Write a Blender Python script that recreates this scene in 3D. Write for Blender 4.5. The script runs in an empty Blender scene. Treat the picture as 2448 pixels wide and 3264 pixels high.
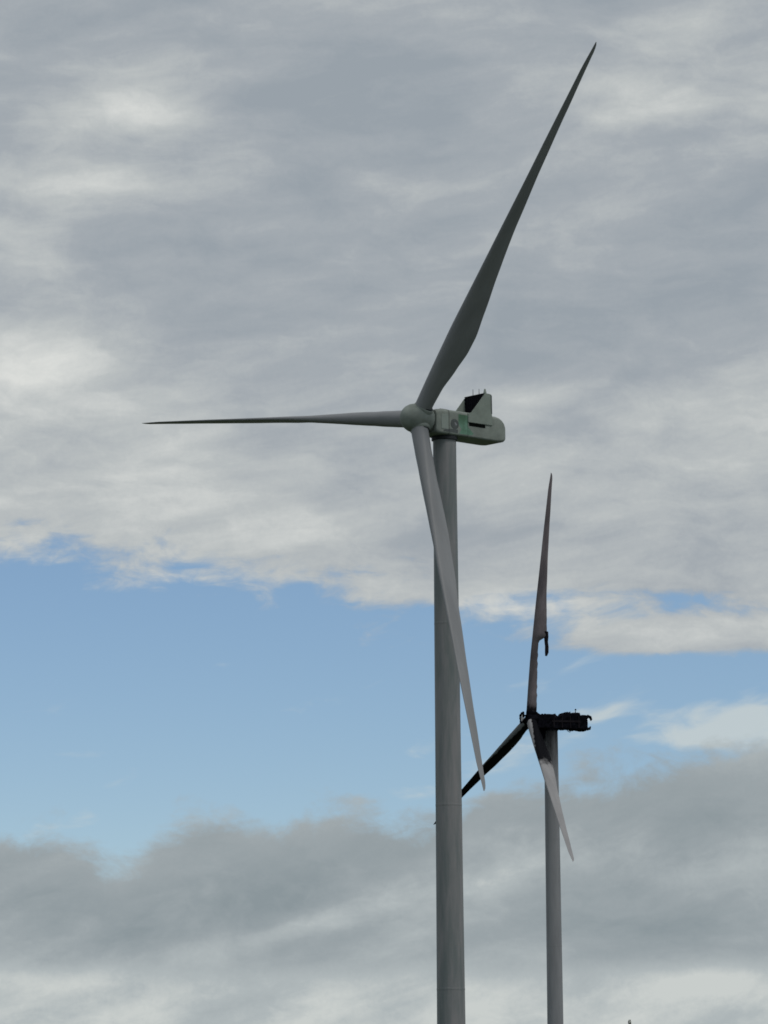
import bpy, bmesh, math, random
from math import radians as R, sin, cos, pi
from mathutils import Vector, Matrix, noise as mnoise

sc = bpy.context.scene
C = sc.collection
random.seed(7)

# ------------------------------------------------------------------ camera
FPX = 12887.97                     # focal length in pixels of the 2448 x 3264 photograph
PITCH, ROLL = 0.156112, -0.009146
cam = bpy.data.objects.new('camera', bpy.data.cameras.new('camera'))
C.objects.link(cam)
cam.data.sensor_fit = 'VERTICAL'
cam.data.sensor_height = 24.0
cam.data.lens = 24.0 * FPX / 3264.0
cam.data.clip_start = 0.5
cam.data.clip_end = 60000
_fw = Vector((0, cos(PITCH), sin(PITCH)))
_up = Vector((0, -sin(PITCH), cos(PITCH)))
_rt = Vector((1, 0, 0))
_rt2 = _rt * cos(ROLL) + _up * sin(ROLL)
_up2 = _up * cos(ROLL) - _rt * sin(ROLL)
cm = Matrix((_rt2, _up2, -_fw)).transposed().to_4x4()
cm.translation = (0, 0, 1.6)
cam.matrix_world = cm
sc.camera = cam

# ------------------------------------------------------------------ light and sky
SUN_EL, SUN_AZ = R(60), R(130)     # azimuth measured from +Y (view direction) towards +X
SUN_STRENGTH, SKY_STRENGTH = 1.2, 0.089
sun = bpy.data.objects.new('sun', bpy.data.lights.new('sun', 'SUN'))
C.objects.link(sun)
sun.data.energy = SUN_STRENGTH
sun.data.angle = R(14)
sun.data.color = (1.0, 0.96, 0.9)
_sd = Vector((sin(SUN_AZ) * cos(SUN_EL), cos(SUN_AZ) * cos(SUN_EL), sin(SUN_EL)))
sun.rotation_euler = _sd.to_track_quat('Z', 'Y').to_euler()
sc.view_settings.view_transform = 'Standard'
sc.view_settings.look = 'None'
sc.view_settings.exposure = 0.0
sc.view_settings.gamma = 1.0
sc.view_settings.use_curve_mapping = False
sc.cycles.filter_width = 1.7
sc.cycles.max_bounces = 6


def lin(r, g, b):
    f = lambda c: (c / 255 / 12.92) if c / 255 <= 0.04045 else ((c / 255 + 0.055) / 1.055) ** 2.4
    return (f(r), f(g), f(b), 1.0)


class Nodes:
    """small helper for writing node trees as expressions"""
    def __init__(self, nt):
        self.nt = nt

    def new(self, t, **k):
        n = self.nt.nodes.new(t)
        for a, b in k.items():
            setattr(n, a, b)
        return n

    def put(self, sock, v):
        if isinstance(v, bpy.types.NodeSocket):
            self.nt.links.new(v, sock)
        else:
            sock.default_value = v

    def m(self, op, a, b=0.0, c=0.0):
        n = self.new('ShaderNodeMath', operation=op)
        for s, v in zip(n.inputs, (a, b, c)):
            self.put(s, v)
        return n.outputs[0]

    def add(self, *v):
        o = v[0]
        for q in v[1:]:
            o = self.m('ADD', o, q)
        return o

    def mul(self, a, b):
        return self.m('MULTIPLY', a, b)

    def sub(self, a, b):
        return self.m('SUBTRACT', a, b)

    def mad(self, a, b, c):
        return self.m('MULTIPLY_ADD', a, b, c)

    def smooth(self, x, lo, hi):
        n = self.new('ShaderNodeMapRange', interpolation_type='SMOOTHSTEP')
        self.put(n.inputs[0], x); self.put(n.inputs[1], lo); self.put(n.inputs[2], hi)
        return n.outputs[0]

    def mixc(self, f, a, b):
        n = self.new('ShaderNodeMix', data_type='RGBA')
        self.put(n.inputs[0], f); self.put(n.inputs[6], a); self.put(n.inputs[7], b)
        return n.outputs[2]

    def xyz(self, x, y, z):
        n = self.new('ShaderNodeCombineXYZ')
        self.put(n.inputs[0], x); self.put(n.inputs[1], y); self.put(n.inputs[2], z)
        return n.outputs[0]

    def noise(self, vec, scale=1.0, detail=4.0, rough=0.55, dist=0.0):
        n = self.new('ShaderNodeTexNoise')
        self.put(n.inputs['Vector'], vec)
        n.inputs['Scale'].default_value = scale
        n.inputs['Detail'].default_value = detail
        n.inputs['Roughness'].default_value = rough
        n.inputs['Distortion'].default_value = dist
        return n.outputs[0]

    def ramp(self, f, stops):
        n = self.new('ShaderNodeValToRGB')
        e = n.color_ramp.elements
        while len(e) < len(stops):
            e.new(0.5)
        for q, (p, c) in zip(e, stops):
            q.position = p; q.color = c
        self.put(n.inputs[0], f)
        return n.outputs[0]


def build_world():
    w = bpy.data.worlds.new('World')
    sc.world = w
    w.use_nodes = True
    nt = w.node_tree
    nt.nodes.clear()
    g = Nodes(nt)
    out = g.new('ShaderNodeOutputWorld')
    sky = g.new('ShaderNodeTexSky', sky_type='NISHITA', sun_disc=False)
    sky.sun_elevation = SUN_EL
    sky.sun_rotation = SUN_AZ
    sky.air_density = 1.0
    sky.dust_density = 0.0
    sky.altitude = 1000.0
    sky.ozone_density = 4.0
    tc = g.new('ShaderNodeTexCoord')
    sep = g.new('ShaderNodeSeparateXYZ')
    g.put(sep.inputs[0], tc.outputs['Generated'])
    x, y, z = sep.outputs
    az = g.m('ARCTAN2', x, y)
    el = g.m('ARCSINE', z)
    K = FPX / 2448.0
    u = g.mul(az, K)                               # one unit = 10.9 degrees
    v = g.mul(g.sub(el, PITCH), K)

    def blob(u0, v0, su, sv, amp, slope=0.0):
        du = g.m('DIVIDE', g.sub(u, u0), su)
        vv = g.sub(v, v0)
        if slope:
            vv = g.sub(vv, g.mul(g.sub(u, u0), slope))
        dv = g.m('DIVIDE', vv, sv)
        r2 = g.add(g.mul(du, du), g.mul(dv, dv))
        return g.mul(g.m('EXPONENT', g.mul(r2, -1.0)), amp)

    # cloud noise on the direction itself, stretched along the horizon
    zs = g.sub(z, g.mul(x, 0.04))
    zt = g.sub(z, g.mul(x, 0.28))
    warp = g.sub(g.noise(g.xyz(g.mul(x, 22), g.mul(y, 22), g.mul(z, 40)), 1, 3), 0.5)
    zs2 = g.mad(warp, 0.012, zs)
    x2 = g.mad(warp, 0.045, x)
    nA = g.sub(g.noise(g.xyz(g.mul(x2, 15), g.mul(y, 15), g.mul(zs2, 46)), 1, 5, 0.42), 0.5)
    nB = g.sub(g.noise(g.xyz(g.mul(x2, 40), g.mul(y, 40), g.mul(zs2, 125)), 1, 6, 0.55), 0.5)
    nD = g.sub(g.noise(g.xyz(g.mul(x2, 110), g.mul(y, 110), g.mul(zs2, 260)), 1, 5, 0.6, 0.4), 0.5)
    nC = g.sub(g.noise(g.xyz(g.mul(x2, 26), g.mul(y, 26), g.mul(g.mad(warp, 0.02, zt), 75)), 1, 5, 0.48), 0.5)
    nP = g.sub(g.noise(g.xyz(g.mul(x, 52), g.mul(y, 52), g.mul(z, 72)), 1, 7, 0.60, 0.25), 0.5)
    nF = g.sub(g.noise(g.xyz(g.mul(x, 900), g.mul(y, 900), g.mul(z, 900)), 1, 2, 0.6), 0.5)
    s4 = g.m('SINE', g.mul(az, 4.0))

    # upper cloud deck
    eA = g.add(g.mad(s4, -0.15, -0.118), blob(-0.36, -0.1, 0.16, 0.3, 0.022))
    a = g.add(g.sub(v, eA), g.mul(nB, 0.15), g.mul(nP, 0.10), g.mul(nD, 0.07), g.mul(nA, 0.04),
              blob(0.44, -0.172, 0.25, 0.020, 0.10), blob(0.39, -0.120, 0.13, 0.018, -0.035),
              blob(-0.33, -0.085, 0.05, 0.03, 0.03), blob(0.17, -0.13, 0.07, 0.03, -0.03))
    maskA = g.smooth(a, -0.025, 0.036)
    # lower cloud bank
    eB = g.add(g.mad(s4, 0.15, -0.352), blob(-0.52, -0.44, 0.10, 0.3, 0.025), blob(-0.34, -0.44, 0.05, 0.2, -0.055), blob(-0.02, -0.4, 0.14, 0.2, -0.018),
               blob(0.10, -0.4, 0.05, 0.2, -0.01))
    b = g.add(g.sub(eB, v), g.mul(nP, 0.16), g.mul(nD, 0.05), g.mul(nC, 0.03))
    maskB = g.smooth(b, -0.006, 0.046)
    dep = g.m('DIVIDE', g.sub(b, 0.085), 0.06)
    belly = g.mul(g.m('EXPONENT', g.mul(g.mul(dep, dep), -1.0)), -0.20)
    # thin bright wisps over the blue, right of the burnt turbine and along the bank
    wisp = g.add(blob(0.50, -0.280, 0.20, 0.034, 0.85), blob(0.33, -0.298, 0.16, 0.016, 0.45), g.mul(nC, 2.6), g.mul(nB, 1.8))
    maskW = g.mul(g.smooth(wisp, 0.35, 1.05), 0.85)

    # brightness of the deck
    ta = g.add(0.30, blob(0.42, -0.165, 0.25, 0.035, 0.34), g.mul(nA, 1.25), g.mul(nB, 0.88), g.mul(nD, 0.24), g.mul(nP, 0.12), g.mul(nF, 0.10),
               blob(-0.33, 0.516, 0.11, 0.028, 0.34), blob(-0.39, 0.43, 0.15, 0.032, 0.42),
               blob(-0.47, 0.37, 0.08, 0.05, 0.18), blob(-0.44, 0.19, 0.15, 0.055, 0.60),
               blob(-0.45, 0.25, 0.12, 0.03, 0.12), blob(0.19, 0.148, 0.07, 0.022, 0.30),
               blob(-0.02, 0.10, 0.6, 0.07, 0.10), blob(0.0, -0.04, 0.9, 0.12, 0.22),
               blob(0.37, -0.015, 0.12, 0.03, 0.16), blob(-0.28, 0.33, 0.20, 0.10, -0.16),
               blob(-0.05, 0.55, 0.3, 0.10, -0.10), blob(0.30, 0.25, 0.3, 0.10, -0.06),
               blob(0.42, 0.65, 0.2, 0.05, 0.14), blob(0.30, 0.36, 0.2, 0.04, 0.08))
    colA = g.ramp(ta, [(0.0, lin(152, 161, 169)), (0.28, lin(164, 171, 177)), (0.6, lin(186, 191, 192)), (1.0, lin(218, 220, 217))])
    # brightness of the low bank
    low = g.mul(g.sub(1.0, g.smooth(g.add(v, g.mul(nC, 0.10), g.mul(nD, 0.03)), -0.612, -0.578)), 0.20)
    tb = g.add(0.53, belly, low, g.mul(nC, 0.95), g.mul(nA, 0.40), g.mul(nP, 0.45), g.mul(nD, 0.30), g.mul(nF, 0.10),
               blob(-0.09, -0.530, 0.13, 0.014, 0.30, 0.24), blob(0.0, -0.512, 0.30, 0.020, 0.14, 0.24),
               blob(-0.3, -0.53, 0.3, 0.05, -0.24), blob(0.36, -0.545, 0.2, 0.05, -0.30),
               blob(0.0, -0.66, 1.6, 0.075, 0.16), blob(-0.44, -0.60, 0.10, 0.02, 0.18),
               blob(0.42, -0.615, 0.08, 0.025, 0.30), blob(0.12, -0.47, 0.2, 0.04, 0.06),
               blob(-0.06, -0.44, 0.12, 0.05, -0.08))
    colB = g.ramp(tb, [(0.0, lin(139, 150, 155)), (0.4, lin(155, 164, 168)), (0.75, lin(175, 183, 185)), (1.0, lin(200, 205, 203))])

    bgS = g.new('ShaderNodeBackground')
    g.put(bgS.inputs[0], sky.outputs[0])
    bgS.inputs[1].default_value = SKY_STRENGTH
    cloud = g.mixc(g.smooth(v, -0.36, -0.30), colB, colA)

    def bg(col):
        n = g.new('ShaderNodeBackground')
        g.put(n.inputs[0], col)
        n.inputs[1].default_value = 1.0
        return n.outputs[0]

    def mixs(f, p, q):
        n = g.new('ShaderNodeMixShader')
        g.put(n.inputs[0], f); g.put(n.inputs[1], p); g.put(n.inputs[2], q)
        return n.outputs[0]

    s = mixs(maskW, bgS.outputs[0], bg(lin(196, 205, 206)))
    s = mixs(maskB, s, bg(colB))
    s = mixs(maskA, s, bg(colA))
    g.put(out.inputs[0], s)


build_world()

# ------------------------------------------------------------------ materials
MATS = {}


def material(name, col, rough=0.5, var=0.12, scale=0.6, stretch=(1, 1, 1), tint=None, soot=None, spec=0.12):
    """painted surface: base colour with soft blotches, plus an optional soot mask built by soot(g, coord)"""
    m = bpy.data.materials.new(name)
    m.use_nodes = True
    g = Nodes(m.node_tree)
    bs = m.node_tree.nodes['Principled BSDF']
    tc = g.new('ShaderNodeTexCoord')
    mp = g.new('ShaderNodeMapping')
    g.put(mp.inputs[0], tc.outputs['Object'])
    mp.inputs['Scale'].default_value = stretch
    n = g.noise(mp.outputs[0], scale, 6, 0.6, 0.2)
    dark = tuple(c * (1 - var) for c in col[:3]) + (1,)
    lite = tuple(min(1, c * (1 + var)) for c in (tint or col)[:3]) + (1,)
    c = g.mixc(g.smooth(n, 0.3, 0.7), dark, lite)
    if soot:
        c = soot(g, tc.outputs['Object'], c)
    g.put(bs.inputs['Base Color'], c)
    g.put(bs.inputs['Roughness'], g.mad(n, 0.2, rough - 0.1))
    bs.inputs['Specular IOR Level'].default_value = spec
    bp = g.new('ShaderNodeBump')
    bp.inputs['Strength'].default_value = 0.15
    bp.inputs['Distance'].default_value = 0.02
    g.put(bp.inputs['Height'], n)
    g.put(bs.inputs['Normal'], bp.outputs[0])
    MATS[name] = m
    return m


SOOT = (0.006, 0.006, 0.008, 1)


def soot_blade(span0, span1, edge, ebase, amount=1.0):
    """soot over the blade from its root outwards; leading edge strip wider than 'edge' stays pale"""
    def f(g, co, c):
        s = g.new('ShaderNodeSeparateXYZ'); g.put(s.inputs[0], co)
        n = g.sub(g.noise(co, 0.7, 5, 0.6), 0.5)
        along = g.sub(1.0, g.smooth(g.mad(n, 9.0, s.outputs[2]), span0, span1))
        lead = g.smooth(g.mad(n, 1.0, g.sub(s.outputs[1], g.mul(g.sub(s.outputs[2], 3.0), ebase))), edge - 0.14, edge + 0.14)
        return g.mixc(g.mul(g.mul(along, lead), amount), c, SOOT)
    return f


def soot_top(z0, z1, amount):
    def f(g, co, c):
        s = g.new('ShaderNodeSeparateXYZ'); g.put(s.inputs[0], co)
        st = g.new('ShaderNodeMapping'); g.put(st.inputs[0], co); st.inputs['Scale'].default_value = (1.2, 1.2, 0.16)
        n = g.sub(g.noise(st.outputs[0], 1.0, 5, 0.6), 0.5)
        return g.mixc(g.mul(g.smooth(g.mad(n, 14.0, s.outputs[2]), z0, z1), amount), c, SOOT)
    return f


material('blade_paint', (0.245, 0.25, 0.26, 1), 0.42, 0.10, 0.35, (1, 1, 0.25))
material('tower_paint', (0.205, 0.236, 0.24, 1), 0.5, 0.17, 0.8, (1, 1, 0.12), tint=(0.24, 0.235, 0.242, 1))
material('nacelle_paint', (0.235, 0.262, 0.238, 1), 0.5, 0.14, 0.7)
material('fin_paint', (0.235, 0.272, 0.243, 1), 0.5, 0.10, 0.7)
material('panel_paint', (0.27, 0.31, 0.285, 1), 0.5, 0.08, 0.9)
material('green_decal', (0.105, 0.205, 0.13, 1), 0.5, 0.25, 0.8, tint=(0.13, 0.235, 0.18, 1))
material('emblem_dark', (0.10, 0.112, 0.112, 1), 0.5, 0.1, 2)
material('emblem_pale', (0.24, 0.25, 0.27, 1), 0.5, 0.1, 2)
material('radiator_black', (0.010, 0.010, 0.013, 1), 0.6, 0.2, 3, spec=0.02)
material('dark_metal', (0.03, 0.033, 0.036, 1), 0.5, 0.2, 2)
material('shade_black', (0.008, 0.010, 0.009, 1), 0.7, 0.2, 2, spec=0.02)  # black for the shade under the fin feet and behind the hub
material('antenna_metal', (0.16, 0.16, 0.17, 1), 0.4, 0.1, 2)
material('concrete', (0.33, 0.32, 0.30, 1), 0.8, 0.2, 1)
material('char', (0.006, 0.006, 0.009, 1), 0.85, 0.45, 1.3, spec=0.02)
material('char_brown', (0.016, 0.014, 0.017, 1), 0.85, 0.4, 0.8, spec=0.02)
material('scorched_pale', (0.55, 0.53, 0.53, 1), 0.6, 0.2, 1.2)
material('burnt_tower_paint', (0.26, 0.265, 0.28, 1), 0.5, 0.12, 0.5, (1, 1, 0.12), soot=soot_top(82.0, 95.0, 0.95))
material('torn_blade_paint', (0.155, 0.14, 0.155, 1), 0.6, 0.30, 0.30, (1, 1, 0.3), tint=(0.18, 0.155, 0.165, 1),
         soot=soot_blade(1.5, 4.5, -9, 0.0, 0.95), spec=0.02)
material('black_blade_paint', (0.17, 0.18, 0.19, 1), 0.6, 0.2, 0.4, (1, 1, 0.3), soot=soot_blade(45, 75, -1.0, -0.075, 0.97), spec=0.02)  # black over most of the span; lit leading edge painted as a paler strip
material('pale_burnt_blade_paint', (0.30, 0.295, 0.30, 1), 0.5, 0.12, 0.35, (1, 1, 0.3), soot=soot_blade(16, 20, -0.75, -0.14, 1.0), spec=0.02)
material('bark', (0.09, 0.07, 0.05, 1), 0.9, 0.3, 4)
material('leaf', (0.06, 0.085, 0.045, 1), 0.7, 0.35, 2)


def ground_material():
    m = bpy.data.materials.new('field_grass')
    m.use_nodes = True
    g = Nodes(m.node_tree)
    bs = m.node_tree.nodes['Principled BSDF']
    co = g.new('ShaderNodeTexCoord').outputs['Object']
    a = g.noise(co, 0.004, 5, 0.6)
    b = g.noise(co, 0.5, 6, 0.65)
    c = g.mixc(g.smooth(a, 0.4, 0.6), (0.035, 0.055, 0.02, 1), (0.055, 0.06, 0.028, 1))
    c = g.mixc(g.smooth(b, 0.35, 0.7), c, (0.03, 0.05, 0.02, 1))
    g.put(bs.inputs['Base Color'], c)
    bs.inputs['Roughness'].default_value = 0.95
    MATS['field_grass'] = m


ground_material()

# ------------------------------------------------------------------ mesh helpers


def obj(name, bm, mat, parent=None, matrix=None, smooth=None):
    me = bpy.data.meshes.new(name)
    bmesh.ops.recalc_face_normals(bm, faces=bm.faces)
    bm.to_mesh(me)
    bm.free()
    me.materials.append(MATS[mat])
    if smooth is not None:
        me.polygons.foreach_set('use_smooth', [True] * len(me.polygons))
        me.set_sharp_from_angle(angle=R(smooth))
    o = bpy.data.objects.new(name, me)
    C.objects.link(o)
    if parent:
        o.parent = parent
    if matrix is not None:
        o.matrix_local = matrix
    return o


def rings(bm, loops, cap=True, closed=True):
    vs = [[bm.verts.new(p) for p in lp] for lp in loops]
    n = len(vs[0])
    for a, b in zip(vs, vs[1:]):
        for i in range(n if closed else n - 1):
            j = (i + 1) % n
            bm.faces.new((a[i], a[j], b[j], b[i]))
    if cap:
        bm.faces.new(vs[0][::-1])
        bm.faces.new(vs[-1])
    return vs


def lathe(profile, axis='Z', seg=48, cap=True):
    """profile: (along, radius)"""
    bm = bmesh.new()
    lp = []
    for h, r in profile:
        r = max(r, 0.004)
        ring = []
        for i in range(seg):
            a = 2 * pi * i / seg
            p, q = r * cos(a), r * sin(a)
            ring.append((p, q, h) if axis == 'Z' else (h, p, q))
        lp.append(ring)
    rings(bm, lp, cap)
    return bm


def tube(pts, rad, seg=10, bm=None):
    bm = bm or bmesh.new()
    pts = [Vector(p) for p in pts]
    lp = []
    for i, p in enumerate(pts):
        d = (pts[min(i + 1, len(pts) - 1)] - pts[max(i - 1, 0)]).normalized()
        s = d.orthogonal().normalized() if i == 0 else (s - d * s.dot(d)).normalized()
        t = d.cross(s)
        r = rad[i] if isinstance(rad, (list, tuple)) else rad
        lp.append([p + (s * cos(2 * pi * k / seg) + t * sin(2 * pi * k / seg)) * r for k in range(seg)])
    rings(bm, lp)
    return bm


def box(x0, x1, y0, y1, z0, z1, bevel=0.0, bm=None):
    bm = bm or bmesh.new()
    r = bmesh.ops.create_cube(bm, size=1.0)
    for v in r['verts']:
        v.co = ((x0 + x1) / 2 + v.co.x * (x1 - x0), (y0 + y1) / 2 + v.co.y * (y1 - y0), (z0 + z1) / 2 + v.co.z * (z1 - z0))
    if bevel:
        es = list({e for v in r['verts'] for e in v.link_edges})
        bmesh.ops.bevel(bm, geom=es, offset=bevel, segments=2, affect='EDGES')
    return bm


def plate(poly, y0, y1, bevel=0.0):
    """polygon in (x, z), extruded between y0 and y1"""
    bm = bmesh.new()
    a = [bm.verts.new((x, y0, z)) for x, z in poly]
    b = [bm.verts.new((x, y1, z)) for x, z in poly]
    bm.faces.new(a)
    bm.faces.new(b[::-1])
    for i in range(len(poly)):
        j = (i + 1) % len(poly)
        bm.faces.new((a[j], a[i], b[i], b[j]))
    if bevel:
        bmesh.ops.bevel(bm, geom=list(bm.edges), offset=bevel, segments=2, affect='EDGES')
    return bm


def rrect(w, zb, zt, rt, rb, n=6):
    """rounded rectangle in (y, z)"""
    pts = []
    for cy, cz, r, a0 in ((w - rt, zt - rt, rt, 0), (-w + rt, zt - rt, rt, 90), (-w + rb, zb + rb, rb, 180), (w - rb, zb + rb, rb, 270)):
        for k in range(n + 1):
            a = R(a0 + 90 * k / n)
            pts.append((cy + r * cos(a), cz + r * sin(a)))
    return pts


def empty(name, label, cat, loc, rz, group=None):
    o = bpy.data.objects.new(name, None)
    C.objects.link(o)
    o.location = loc
    o.rotation_euler = (0, 0, rz)
    o['label'] = label
    o['category'] = cat
    if group:
        o['group'] = group
    return o


# ------------------------------------------------------------------ ground
bm = bmesh.new()
NR, NS = 24, 64
lp = []
for i in range(NR):
    r = 3.0 * (20000 / 3.0) ** (i / (NR - 1))
    lp.append([(r * cos(2 * pi * k / NS), r * sin(2 * pi * k / NS), 0.0) for k in range(NS)])
rings(bm, lp, cap=False)
bm.faces.new([v for v in list(bm.verts)[:NS]])
gr = obj('ground', bm, 'field_grass')
gr['kind'] = 'structure'
gr['label'] = 'open grass field below the turbines'

# ------------------------------------------------------------------ wind turbine geometry (metres)
H, OV, TILT, RAD = 96.46, 4.76, R(6), 56.0
DROOP = 0.40                                 # the blades sag this much at the tip under their own weight
NV = Vector((cos(TILT), 0, sin(TILT)))       # rotor axis, upwind, in the turbine's own frame
UV = Vector((-sin(TILT), 0, cos(TILT)))
TV = Vector((0, 1, 0))
HUB = Vector((0, 0, H)) + NV * OV


def interp(x, tab):
    if x <= tab[0][0]:
        return tab[0][1]
    for (a, p), (b, q) in zip(tab, tab[1:]):
        if x <= b:
            t = (x - a) / (b - a)
            return p + (q - p) * (t * t * (3 - 2 * t) * 0.35 + t * 0.65)
    return tab[-1][1]


CHORD = [(0, 2.30), (2.4, 2.30), (5, 2.55), (8, 3.25), (11, 3.82), (13.5, 3.92), (17, 3.60), (22, 3.05), (30, 2.25), (38, 1.68), (46, 1.24), (52, 0.90), (54.8, 0.62), (55.7, 0.36), (56, 0.12)]
LEAD = [(0, 1.15), (2.4, 1.15), (8, 1.17), (13, 1.16), (22, 0.98), (38, 0.62), (52, 0.36), (56, 0.08)]
THICK = [(0, 1.0), (2.4, 1.0), (5, 0.86), (8, 0.60), (11, 0.46), (14, 0.38), (22, 0.28), (36, 0.21), (56, 0.16)]
TWIST = [(0, 17), (8, 17), (13, 16), (18, 9), (25, 0), (38, -5), (56, -7)]
ROUND = [(0, 0.0), (2.4, 0.0), (6, 0.35), (10, 0.85), (13, 1.0), (56, 1.0)]


def section(r, chord, lead, pitch, tipoff, sag, n=36):
    """airfoil loop at span r in blade coordinates: X tangential, -Y upwind, Z span; returns LE distance along -Y too"""
    th = interp(r, THICK)
    bl = interp(r, ROUND)
    be = R(pitch + interp(r, TWIST))
    cd = Vector((cos(be), -sin(be), 0))      # towards the leading edge
    sd = Vector((sin(be), cos(be), 0))       # suction side
    x = r / RAD
    off = Vector((0, -(tipoff * (1.25 * x - 0.25 * x * x)), r)) + sag * (x * x)
    pts = []
    for k in range(n):
        a = 2 * pi * k / n
        s = 0.5 - 0.5 * cos(a)               # 0 = leading edge, 1 = trailing edge
        yt = 5 * th * (0.2969 * math.sqrt(max(s, 0)) - 0.1260 * s - 0.3516 * s * s + 0.2843 * s ** 3 - 0.1036 * s ** 4)
        sg = 1 if a < pi else -1
        foil = sg * yt + 0.02 * math.sin(pi * s) * bl
        circ = 0.5 * sin(a) * th
        t = circ * (1 - bl) + foil * bl
        pts.append(off + cd * (lead - s * chord) + sd * (t * chord))
    return pts


def blade_matrix(a):
    r = UV * cos(a) + TV * sin(a)
    t = TV * cos(a) - UV * sin(a)
    m = Matrix((t, r.cross(t), r)).transposed().to_4x4()
    m.translation = HUB
    return m


def blade_bm(pitch, tipoff, sag, r0=1.55, r1=RAD, chordf=None):
    bm = bmesh.new()
    lp = []
    N = 84
    for i in range(N + 1):
        x = i / N
        r = r0 + (r1 - r0) * x
        if x > 0.9:
            r = r0 + (r1 - r0) * (0.9 + 0.1 * math.sin((x - 0.9) / 0.1 * pi / 2))
        ch, ld = interp(r, CHORD), interp(r, LEAD)
        if chordf:
            ch, ld = chordf(r, ch, ld)
        lp.append(section(r, ch, ld, pitch, tipoff, sag))
    rings(bm, lp)
    return bm


def add_blade(root, az, pitch, tipoff, mat, name='blade', chordf=None, **k):
    m = blade_matrix(az)
    sag = m.to_3x3().transposed() @ Vector((0, 0, -DROOP))
    return obj(name, blade_bm(pitch, tipoff, sag, chordf=chordf, **k), mat, root, m, smooth=50)


TOWER = [(0.3, 2.10), (0.45, 1.98), (17, 1.86), (35, 1.77), (55, 1.69), (75, 1.62), (H - 2.1, 1.54), (H - 1.55, 1.54)]


def add_tower(root, mat):
    t = obj('tower', lathe(TOWER, seg=72), mat, root, smooth=40)
    obj('foundation', lathe([(-0.6, 5.0), (0.02, 5.0), (0.12, 4.6), (0.31, 2.6)], seg=48), 'concrete', root, smooth=30)
    for z in (22.0, 46.0, 70.0):
        r = interp(z, TOWER)
        obj('flange', lathe([(z - 0.13, r + 0.002), (z - 0.11, r + 0.016), (z + 0.11, r + 0.016), (z + 0.13, r + 0.002)], seg=72, cap=False), mat, t, smooth=30)
    d = obj('door', box(1.93, 2.02, -0.45, 0.45, 2.2, 4.4, 0.03), 'dark_metal', t)
    obj('stair', box(2.0, 3.4, -0.6, 0.6, 0.2, 2.15, 0.04), 'concrete', root)
    return t


def rotor_matrix():
    m = Matrix((NV, TV, UV)).transposed().to_4x4()
    m.translation = HUB
    return m


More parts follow.
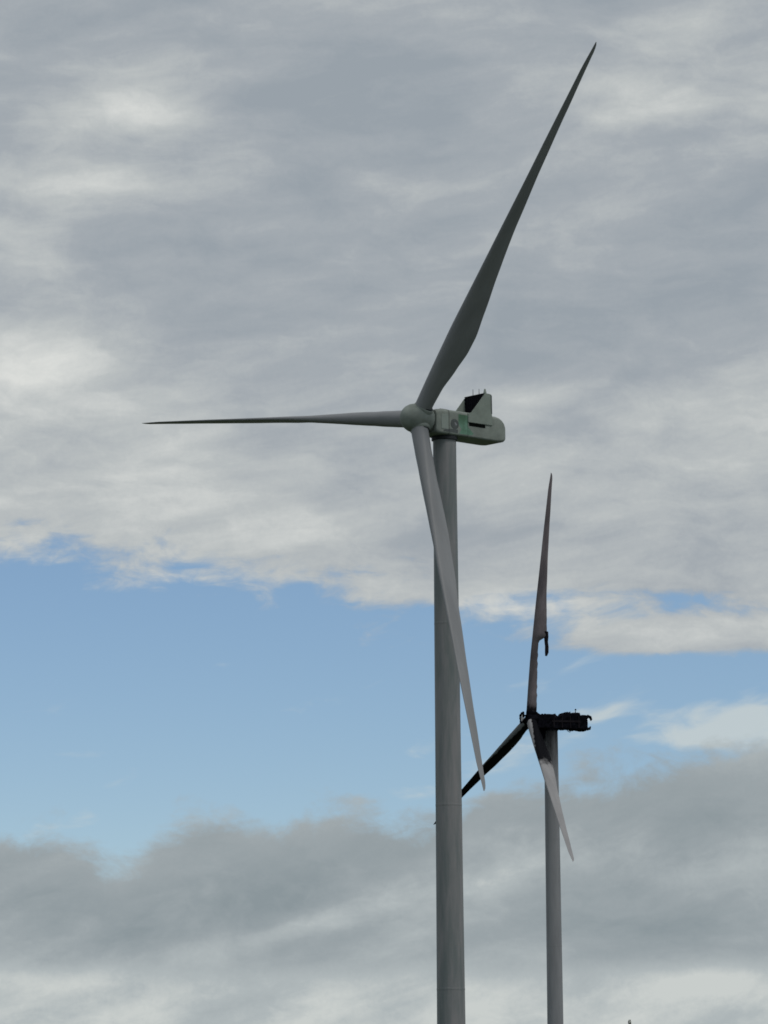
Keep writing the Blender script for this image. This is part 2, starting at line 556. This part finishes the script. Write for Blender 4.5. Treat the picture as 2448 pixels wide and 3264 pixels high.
def near_turbine(loc, psi, az, tipoff):
    rz = math.atan2(-cos(psi), -sin(psi))
    root = empty('wind_turbine', 'intact grey wind turbine with radiator fin on its green-grey nacelle', 'wind turbine', loc, rz, 'wind turbines in the field')
    add_tower(root, 'tower_paint')
    obj('yaw_bearing', lathe([(H - 1.95, 1.62), (H - 1.9, 1.74), (H - 1.3, 1.74)], seg=48), 'dark_metal', root, smooth=40)
    # nacelle shell
    st = [(3.52, 1.45, -1.05, 1.55, 0.6, 0.4), (3.45, 1.66, -1.24, 1.78, 0.6, 0.4), (3.2, 1.80, -1.34, 1.90, 0.55, 0.35), (2.8, 1.87, -1.39, 1.95, 0.5, 0.3),
          (1.0, 1.90, -1.40, 1.97, 0.42, 0.28), (-2, 1.90, -1.41, 1.98, 0.40, 0.28), (-5, 1.90, -1.44, 1.99, 0.40, 0.28), (-6.9, 1.90, -1.46, 1.99, 0.42, 0.30),
          (-7.5, 1.88, -1.45, 1.90, 0.46, 0.34), (-8.0, 1.84, -1.40, 1.70, 0.50, 0.36), (-8.4, 1.77, -1.30, 1.38, 0.50, 0.4), (-8.65, 1.66, -1.15, 1.0, 0.50, 0.4), (-8.78, 1.5, -0.95, 0.6, 0.45, 0.4), (-8.83, 1.25, -0.7, 0.25, 0.35, 0.35)]
    bm = bmesh.new()
    rings(bm, [[(x - 0.55 - 0.35 * (3.5 - x) / 12.3, y, H + z) for y, z in rrect(w, zb, zt, rt, rb)] for x, w, zb, zt, rt, rb in st])
    nac = obj('nacelle', bm, 'nacelle_paint', root, smooth=35)
    BACK = Matrix.Translation((-0.75, 0, 0))
    neck = obj('shaft_neck', lathe([(-3.2, 1.15), (-1.45, 1.25)], 'X', 40), 'shade_black', root, rotor_matrix(), smooth=40)  # shading in the gap behind the hub is put into its black colour
    # seams between the nacelle's shell panels
    for x in (1.62, -1.75):
        bm = bmesh.new()
        w = 1.905
        rings(bm, [[(x + dx, y * f, H + z * f + (1 - f) * 0.28) for y, z in rrect(w, -1.405, 1.975, 0.41, 0.28)] for dx, f in ((-0.03, 1.0), (-0.03, 1.004), (0.03, 1.004), (0.03, 1.0))], cap=False)
        obj('panel_seam', bm, 'dark_metal', nac, BACK)
    obj('front_panel', plate([(1.72, H - 0.75), (1.72, H + 1.32), (3.0, H + 1.22), (3.0, H - 0.70)], 1.86, 1.915, 0.02), 'panel_paint', nac, BACK)
    # decals on the near side
    obj('green_decal', plate([(-0.05, H + 0.15), (-0.05, H + 1.50), (-2.9, H + 1.50), (-1.75, H + 0.42), (-1.85, H - 0.1), (-2.8, H - 0.9), (-2.3, H - 1.12), (-0.15, H - 1.12), (-0.6, H - 0.5)], 1.895, 1.908), 'green_decal', nac, BACK)
    emb = obj('emblem', plate([(0.62 + 0.74 * cos(R(a)), H + 0.08 + 0.70 * sin(R(a))) for a in range(0, 360, 20)], 1.895, 1.912), 'emblem_dark', nac, BACK)
    obj('emblem_mark', plate([(0.70, H + 0.38), (0.38, H + 0.30), (0.20, H + 0.02), (0.42, H - 0.12), (0.62, H + 0.12)], 1.905, 1.922), 'emblem_pale', emb)
    obj('emblem_base', plate([(2.6, H - 1.05), (2.6, H - 0.86), (1.3, H - 0.62), (0.05, H - 0.60), (0.05, H - 1.10)], 1.895, 1.910), 'emblem_dark', emb)
    # roof hatch bump behind the hub
    obj('roof_hatch', box(1.2, 2.5, -0.5, 1.2, H + 1.9, H + 2.10, 0.06), 'nacelle_paint', nac, BACK, smooth=40)
    # cooler on the tail: upright radiator between two triangular fins
    for s in (1, -1):
        y0, y1 = (1.86, 2.02) if s > 0 else (-2.02, -1.86)
        f = obj('cooler_fin', plate([(-1.75, H + 0.60), (-1.72, H + 1.75), (-2.5, H + 2.05), (-4.75, H + 4.72), (-5.05, H + 4.90), (-5.85, H + 4.86), (-6.08, H + 4.65), (-6.12, H + 0.60)], y0, y1, 0.04), 'fin_paint', nac, BACK, smooth=40)
        # the fin foot stands off the shell; the shadow under it is painted black
        obj('shadow_strip', box(-4.9, -1.95, (1.895 if s > 0 else -1.93), (1.93 if s > 0 else -1.895), H + 0.14, H + 0.585), 'shade_black', nac, BACK)
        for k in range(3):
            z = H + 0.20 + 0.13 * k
            obj('shadow_slat', box(-4.85, -2.0, (1.925 if s > 0 else -1.97), (1.97 if s > 0 else -1.925), z, z + 0.035), 'shade_black', nac, BACK)
        obj('fin_edge', plate([(-5.86, H + 4.70), (-5.9, H + 4.84), (-6.07, H + 4.64), (-6.10, H + 2.2), (-5.90, H + 2.2)], *((2.02, 2.035) if s > 0 else (-2.035, -2.02))), 'emblem_dark', f)
    rad = obj('radiator', box(-5.05, -4.70, -1.86, 1.86, H + 2.0, H + 4.78, 0.02), 'radiator_black', nac, BACK)
    for k in range(9):
        y = -1.6 + 0.4 * k
        obj('radiator_rib', box(-4.71, -4.66, y - 0.02, y + 0.02, H + 2.05, H + 4.74), 'radiator_black', rad)
    obj('radiator_top_rail', box(-5.15, -4.62, -1.86, 1.86, H + 4.78, H + 4.88, 0.02), 'dark_metal', rad)
    obj('antenna', tube([(-4.9, -0.42, H + 4.86), (-4.9, -0.42, H + 5.75)], [0.055, 0.035]), 'antenna_metal', nac, BACK)
    obj('antenna', tube([(-4.9, 0.78, H + 4.86), (-4.9, 0.78, H + 5.65)], [0.055, 0.035]), 'antenna_metal', nac, BACK)
    obj('warning_light', lathe([(H + 4.85, 0.21), (H + 5.1, 0.21), (H + 5.15, 0.17), (H + 5.45, 0.13), (H + 5.55, 0.05)], seg=16), 'fin_paint', nac, Matrix.Translation((-5.85, 1.72, 0)), smooth=40)
    # rotor
    hub = obj('rotor_hub', lathe([(-1.56, 1.45), (-1.5, 1.74), (-1.3, 1.84), (-0.6, 1.95), (0.3, 1.97), (0.9, 1.90), (1.4, 1.74), (1.85, 1.47), (2.2, 1.14), (2.45, 0.78), (2.6, 0.42), (2.66, 0.0)], 'X', 64), 'nacelle_paint', root, rotor_matrix(), smooth=60)
    for k in range(3):
        a = az + k * 2 * pi / 3
        b = add_blade(root, a, 89, tipoff, 'blade_paint')
        obj('root_seal', lathe([(1.90, 1.18), (1.94, 1.20), (2.06, 1.20), (2.10, 1.155)], seg=48), 'dark_metal', b, smooth=40)
        obj('blade_collar', lathe([(1.30, 1.36), (1.72, 1.34), (1.86, 1.27), (1.95, 1.16)], seg=48), 'nacelle_paint', b, smooth=40)
    return root


def torn(r, ch, ld):
    """burnt blade that lost its trailing skin from root to 18.6 m"""
    if r < 18.8:
        t = max(0, min(1, (r - 2.4) / 15.0))
        c = 2.3 - 0.78 * t
        c += 0.05 * math.sin(r * 2.7) + 0.04 * math.sin(r * 6.1)
        if r > 17.2:
            k = (r - 17.2) / 1.6
            c += (ch - c) * k * k
        return c, ld
    return ch + 0.04 * math.sin(r * 3.1) * max(0, 1 - (r - 18) / 10), ld


def jag(bm, amp, f, seed=0.0):
    for v in bm.verts:
        p = v.co * f + Vector((seed, seed * 0.7, -seed))
        v.co += Vector((mnoise.noise(p), mnoise.noise(p + Vector((7, 0, 0))), mnoise.noise(p + Vector((0, 9, 3))))) * amp
    return bm


def burnt_turbine(loc, psi, az, tipoff):
    rz = math.atan2(-cos(psi), -sin(psi))
    root = empty('wind_turbine', 'burnt-out wind turbine with charred black nacelle and a torn scorched blade', 'wind turbine', loc, rz, 'wind turbines in the field')
    add_tower(root, 'burnt_tower_paint')
    rnd = random.Random(3)
    # charred nacelle: gutted shell with a ragged outline and an open tail
    bm = bmesh.new()
    xs = [3.6 - 0.32 * i for i in range(38)]
    lp = []
    for x in xs:
        top = 1.55 + (0.45 if x < -2.6 else 0.0) + 0.22 * mnoise.noise(Vector((x * 1.7, 3.3, 0))) - (0.35 if -2.2 < x < -0.6 else 0)
        if x > 2.0:
            top -= 0.25
        if x < -6.6:
            top -= 0.55
        bot = -1.75 + 0.18 * mnoise.noise(Vector((x * 1.3, 9.1, 0))) - (0.15 if x < -5 else 0)
        w = 1.75 + 0.12 * mnoise.noise(Vector((x * 1.1, 1.1, 5)))
        lp.append([(x, y, H + z) for y, z in rrect(w, bot, top, 0.35, 0.3, 5)])
    rings(bm, lp)
    bmesh.ops.subdivide_edges(bm, edges=[e for e in bm.edges if e.calc_length() > 0.9], cuts=3, use_grid_fill=True)
    jag(bm, 0.20, 1.6, 2.0)
    jag(bm, 0.12, 4.0, 5.0)
    nac = obj('charred_nacelle', bm, 'char', root)
    nac['label'] = 'charred black nacelle with its cover burnt away'
    # curled skin hooks round the open tail
    for s in (1, -1):
        obj('tail_frame', tube([(-7.9, s * 1.45, H + 0.75), (-8.5, s * 1.5, H + 1.25), (-9.0, s * 1.45, H + 1.05), (-9.25, s * 1.4, H + 0.55), (-9.15, s * 1.35, H + 0.25)], [0.42, 0.40, 0.36, 0.28, 0.14], 10), 'char', nac, smooth=60)
        obj('tail_frame', tube([(-7.7, s * 1.4, H - 1.2), (-8.4, s * 1.4, H - 1.65), (-8.85, s * 1.4, H - 1.55), (-9.1, s * 1.35, H - 1.05)], [0.45, 0.38, 0.32, 0.14], 10), 'char', nac, smooth=60)
    # skeleton bits standing up from the roof
    for x, y, h, r in ((-4.55, 0.3, 1.05, 0.17), (-5.75, 0.6, 1.25, 0.12), (-4.2, -0.5, 0.8, 0.10), (1.2, 0.5, 0.55, 0.2), (-1.6, 0.9, 0.9, 0.14), (-8.1, 0.8, 0.7, 0.14), (-3.0, 0.2, 0.7, 0.12)):
        z0 = H + (1.6 if -6.6 < x < -2.6 else 0.9)
        obj('charred_stub', jag(tube([(x, y, z0 - 0.2), (x + 0.06, y, z0 + h * 0.35), (x - 0.05, y + 0.05, z0 + h * 0.7)], [r * 1.2, r, r * 0.6], 8), 0.05, 3, x), 'char', nac)
    obj('burnt_sensor', jag(lathe([(H + 2.55, 0.05), (H + 2.62, 0.2), (H + 2.85, 0.22), (H + 2.95, 0.06)], seg=12), 0.05, 3), 'char', nac, Matrix.Translation((-5.8, 0.62, 0)))
    obj('hanging_cable', tube([(-3.2, 1.3, H - 1.7), (-3.6, 1.35, H - 2.25), (-4.1, 1.3, H - 2.45), (-4.3, 1.3, H - 2.2)], 0.07, 8), 'char', nac)
    pf = [(3.3, -1.3), (3.05, -2.3), (2.5, -3.2), (2.1, -4.3), (1.75, -4.6), (1.5, -3.4), (1.45, -1.3)]
    obj('hanging_cover', jag(plate([(x, H + z) for x, z in pf], 0.2, 0.32), 0.1, 1.5, 6), 'char', nac)
    obj('side_frame', jag(box(-6.4, 0.4, 1.72, 1.92, H - 0.25, H + 0.12), 0.08, 2, 4), 'char_brown', nac)
    for k in range(4):
        x = -6.2 + 2.0 * k
        obj('side_rib', jag(box(x, x + 0.22, 1.70, 1.90, H - 1.5, H + 1.2), 0.08, 2, k), 'char_brown', nac)
    obj('yaw_bearing', lathe([(H - 2.1, 1.58), (H - 2.05, 1.7), (H - 1.4, 1.7)], seg=40), 'char', root, smooth=40)
    # hub: bare casting, spinner burnt off except for its nose ring
    hb = lathe([(-2.0, 1.2), (-1.6, 1.5), (-0.9, 1.62), (0.0, 1.68), (0.7, 1.55), (1.1, 1.15), (1.25, 0.6), (1.3, 0.0)], 'X', 36)
    hub = obj('burnt_hub', jag(hb, 0.22, 1.7, 3.0), 'char', root, rotor_matrix())
    ring = [(2.15 + 0.1 * sin(3 * a), 1.16 * cos(a), 1.16 * sin(a)) for a in [2 * pi * k / 28 for k in range(27)]]
    nose = obj('nose_ring', tube(ring, [0.22 + 0.08 * sin(2.3 * k) for k in range(27)], 8), 'char', hub, smooth=60)
    obj('nose_skin', lathe([(2.02, 0.02), (2.06, 0.98), (2.0, 1.04)], 'X', 24), 'scorched_pale', nose, smooth=40)
    for a in (0.5, 2.4, 4.3):
        obj('nose_strut', tube([(0.9, 1.0 * cos(a), 1.0 * sin(a)), (2.15, 1.0 * cos(a), 1.0 * sin(a))], 0.16, 8), 'char', hub)
    # blades
    b0 = add_blade(root, az, 89, tipoff, 'torn_blade_paint', chordf=torn)
    b0['label'] = 'scorched upright blade with its inner trailing skin burnt off'
    # strip of trailing skin hanging from the torn end
    be = R(89 + interp(17.5, TWIST))
    cd = Vector((cos(be), -sin(be), 0))

    def tp(r, s):
        x = r / RAD
        return Vector((0, -(tipoff * (1.25 * x - 0.25 * x * x)), r)) + cd * s
    strip = [tp(20.0, -2.0), tp(18.8, -2.12), tp(17.8, -2.26), tp(16.6, -2.40), tp(15.4, -2.52), tp(14.5, -2.50)]
    bm = bmesh.new()
    rings(bm, [[p + Vector((0.10 * cos(a), 0, 0)) + cd * (w * sin(a)) for a in [2 * pi * k / 10 for k in range(10)]] for p, w in zip(strip, (0.62, 0.62, 0.50, 0.40, 0.44, 0.22))])
    obj('hanging_skin', jag(bm, 0.14, 1.5), 'char_brown', b0, smooth=60)
    b1 = add_blade(root, az + 2 * pi / 3, 89, tipoff, 'pale_burnt_blade_paint')
    b1['label'] = 'pale lower blade with black soot over its inner trailing half'
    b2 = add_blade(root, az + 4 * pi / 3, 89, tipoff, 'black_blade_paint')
    b2['label'] = 'black blade reaching behind the near tower'
    for b in (b0, b1, b2):
        obj('blade_collar', jag(lathe([(0.9, 1.3), (1.5, 1.3), (1.72, 1.24), (1.78, 1.15)], seg=36), 0.10, 2.0), 'char', b)
    return root


near_turbine((8.139, 530.0, 0), 0.848472, 0.648640, 3.65)
burnt_turbine((37.200, 909.23, 0), 1.250587, 0.160209, 3.39)


# ------------------------------------------------------------------ conifer whose tip just reaches the picture's lower edge
def conifer(loc, h):
    root = empty('conifer_tree', 'small dark tip of a conifer poking up low beside the burnt turbine tower', 'tree', loc, 0)
    obj('trunk', tube([(0, 0, -0.3), (0.05, 0, h * 0.5), (0, 0, h * 0.97)], [0.24, 0.13, 0.02], 10), 'bark', root, smooth=60)
    rnd = random.Random(11)
    bm = bmesh.new()
    for i in range(5200):
        t = rnd.random() ** 0.75
        z = h * (1.0 - 0.9 * t)
        rr = (0.06 + 2.0 * t * (0.75 + 0.25 * sin(z * 5.0))) * math.sqrt(rnd.random())
        a = rnd.uniform(0, 2 * pi)
        p = Vector((rr * cos(a), rr * sin(a), z - 0.25 * rr))
        d = Vector((cos(a), sin(a), rnd.uniform(-0.3, 0.8))).normalized()
        s = d.orthogonal().normalized()
        s.rotate(Matrix.Rotation(rnd.uniform(0, 6.28), 3, d))
        L, W = rnd.uniform(0.10, 0.26) * (0.5 + 0.6 * t), rnd.uniform(0.03, 0.07)
        bm.faces.new([bm.verts.new(q) for q in (p - s * W, p + d * L * 0.6 - s * W * 0.6, p + d * L, p + s * W)])
    me = bpy.data.meshes.new('crown')
    bm.to_mesh(me); bm.free()
    me.materials.append(MATS['leaf'])
    o = bpy.data.objects.new('crown', me)
    C.objects.link(o)
    o.parent = root


# direction of the tip: 0.0588 rad right of the view axis, 0.0302 rad above the horizon
conifer((18.92, 320.0, 0), 11.40)
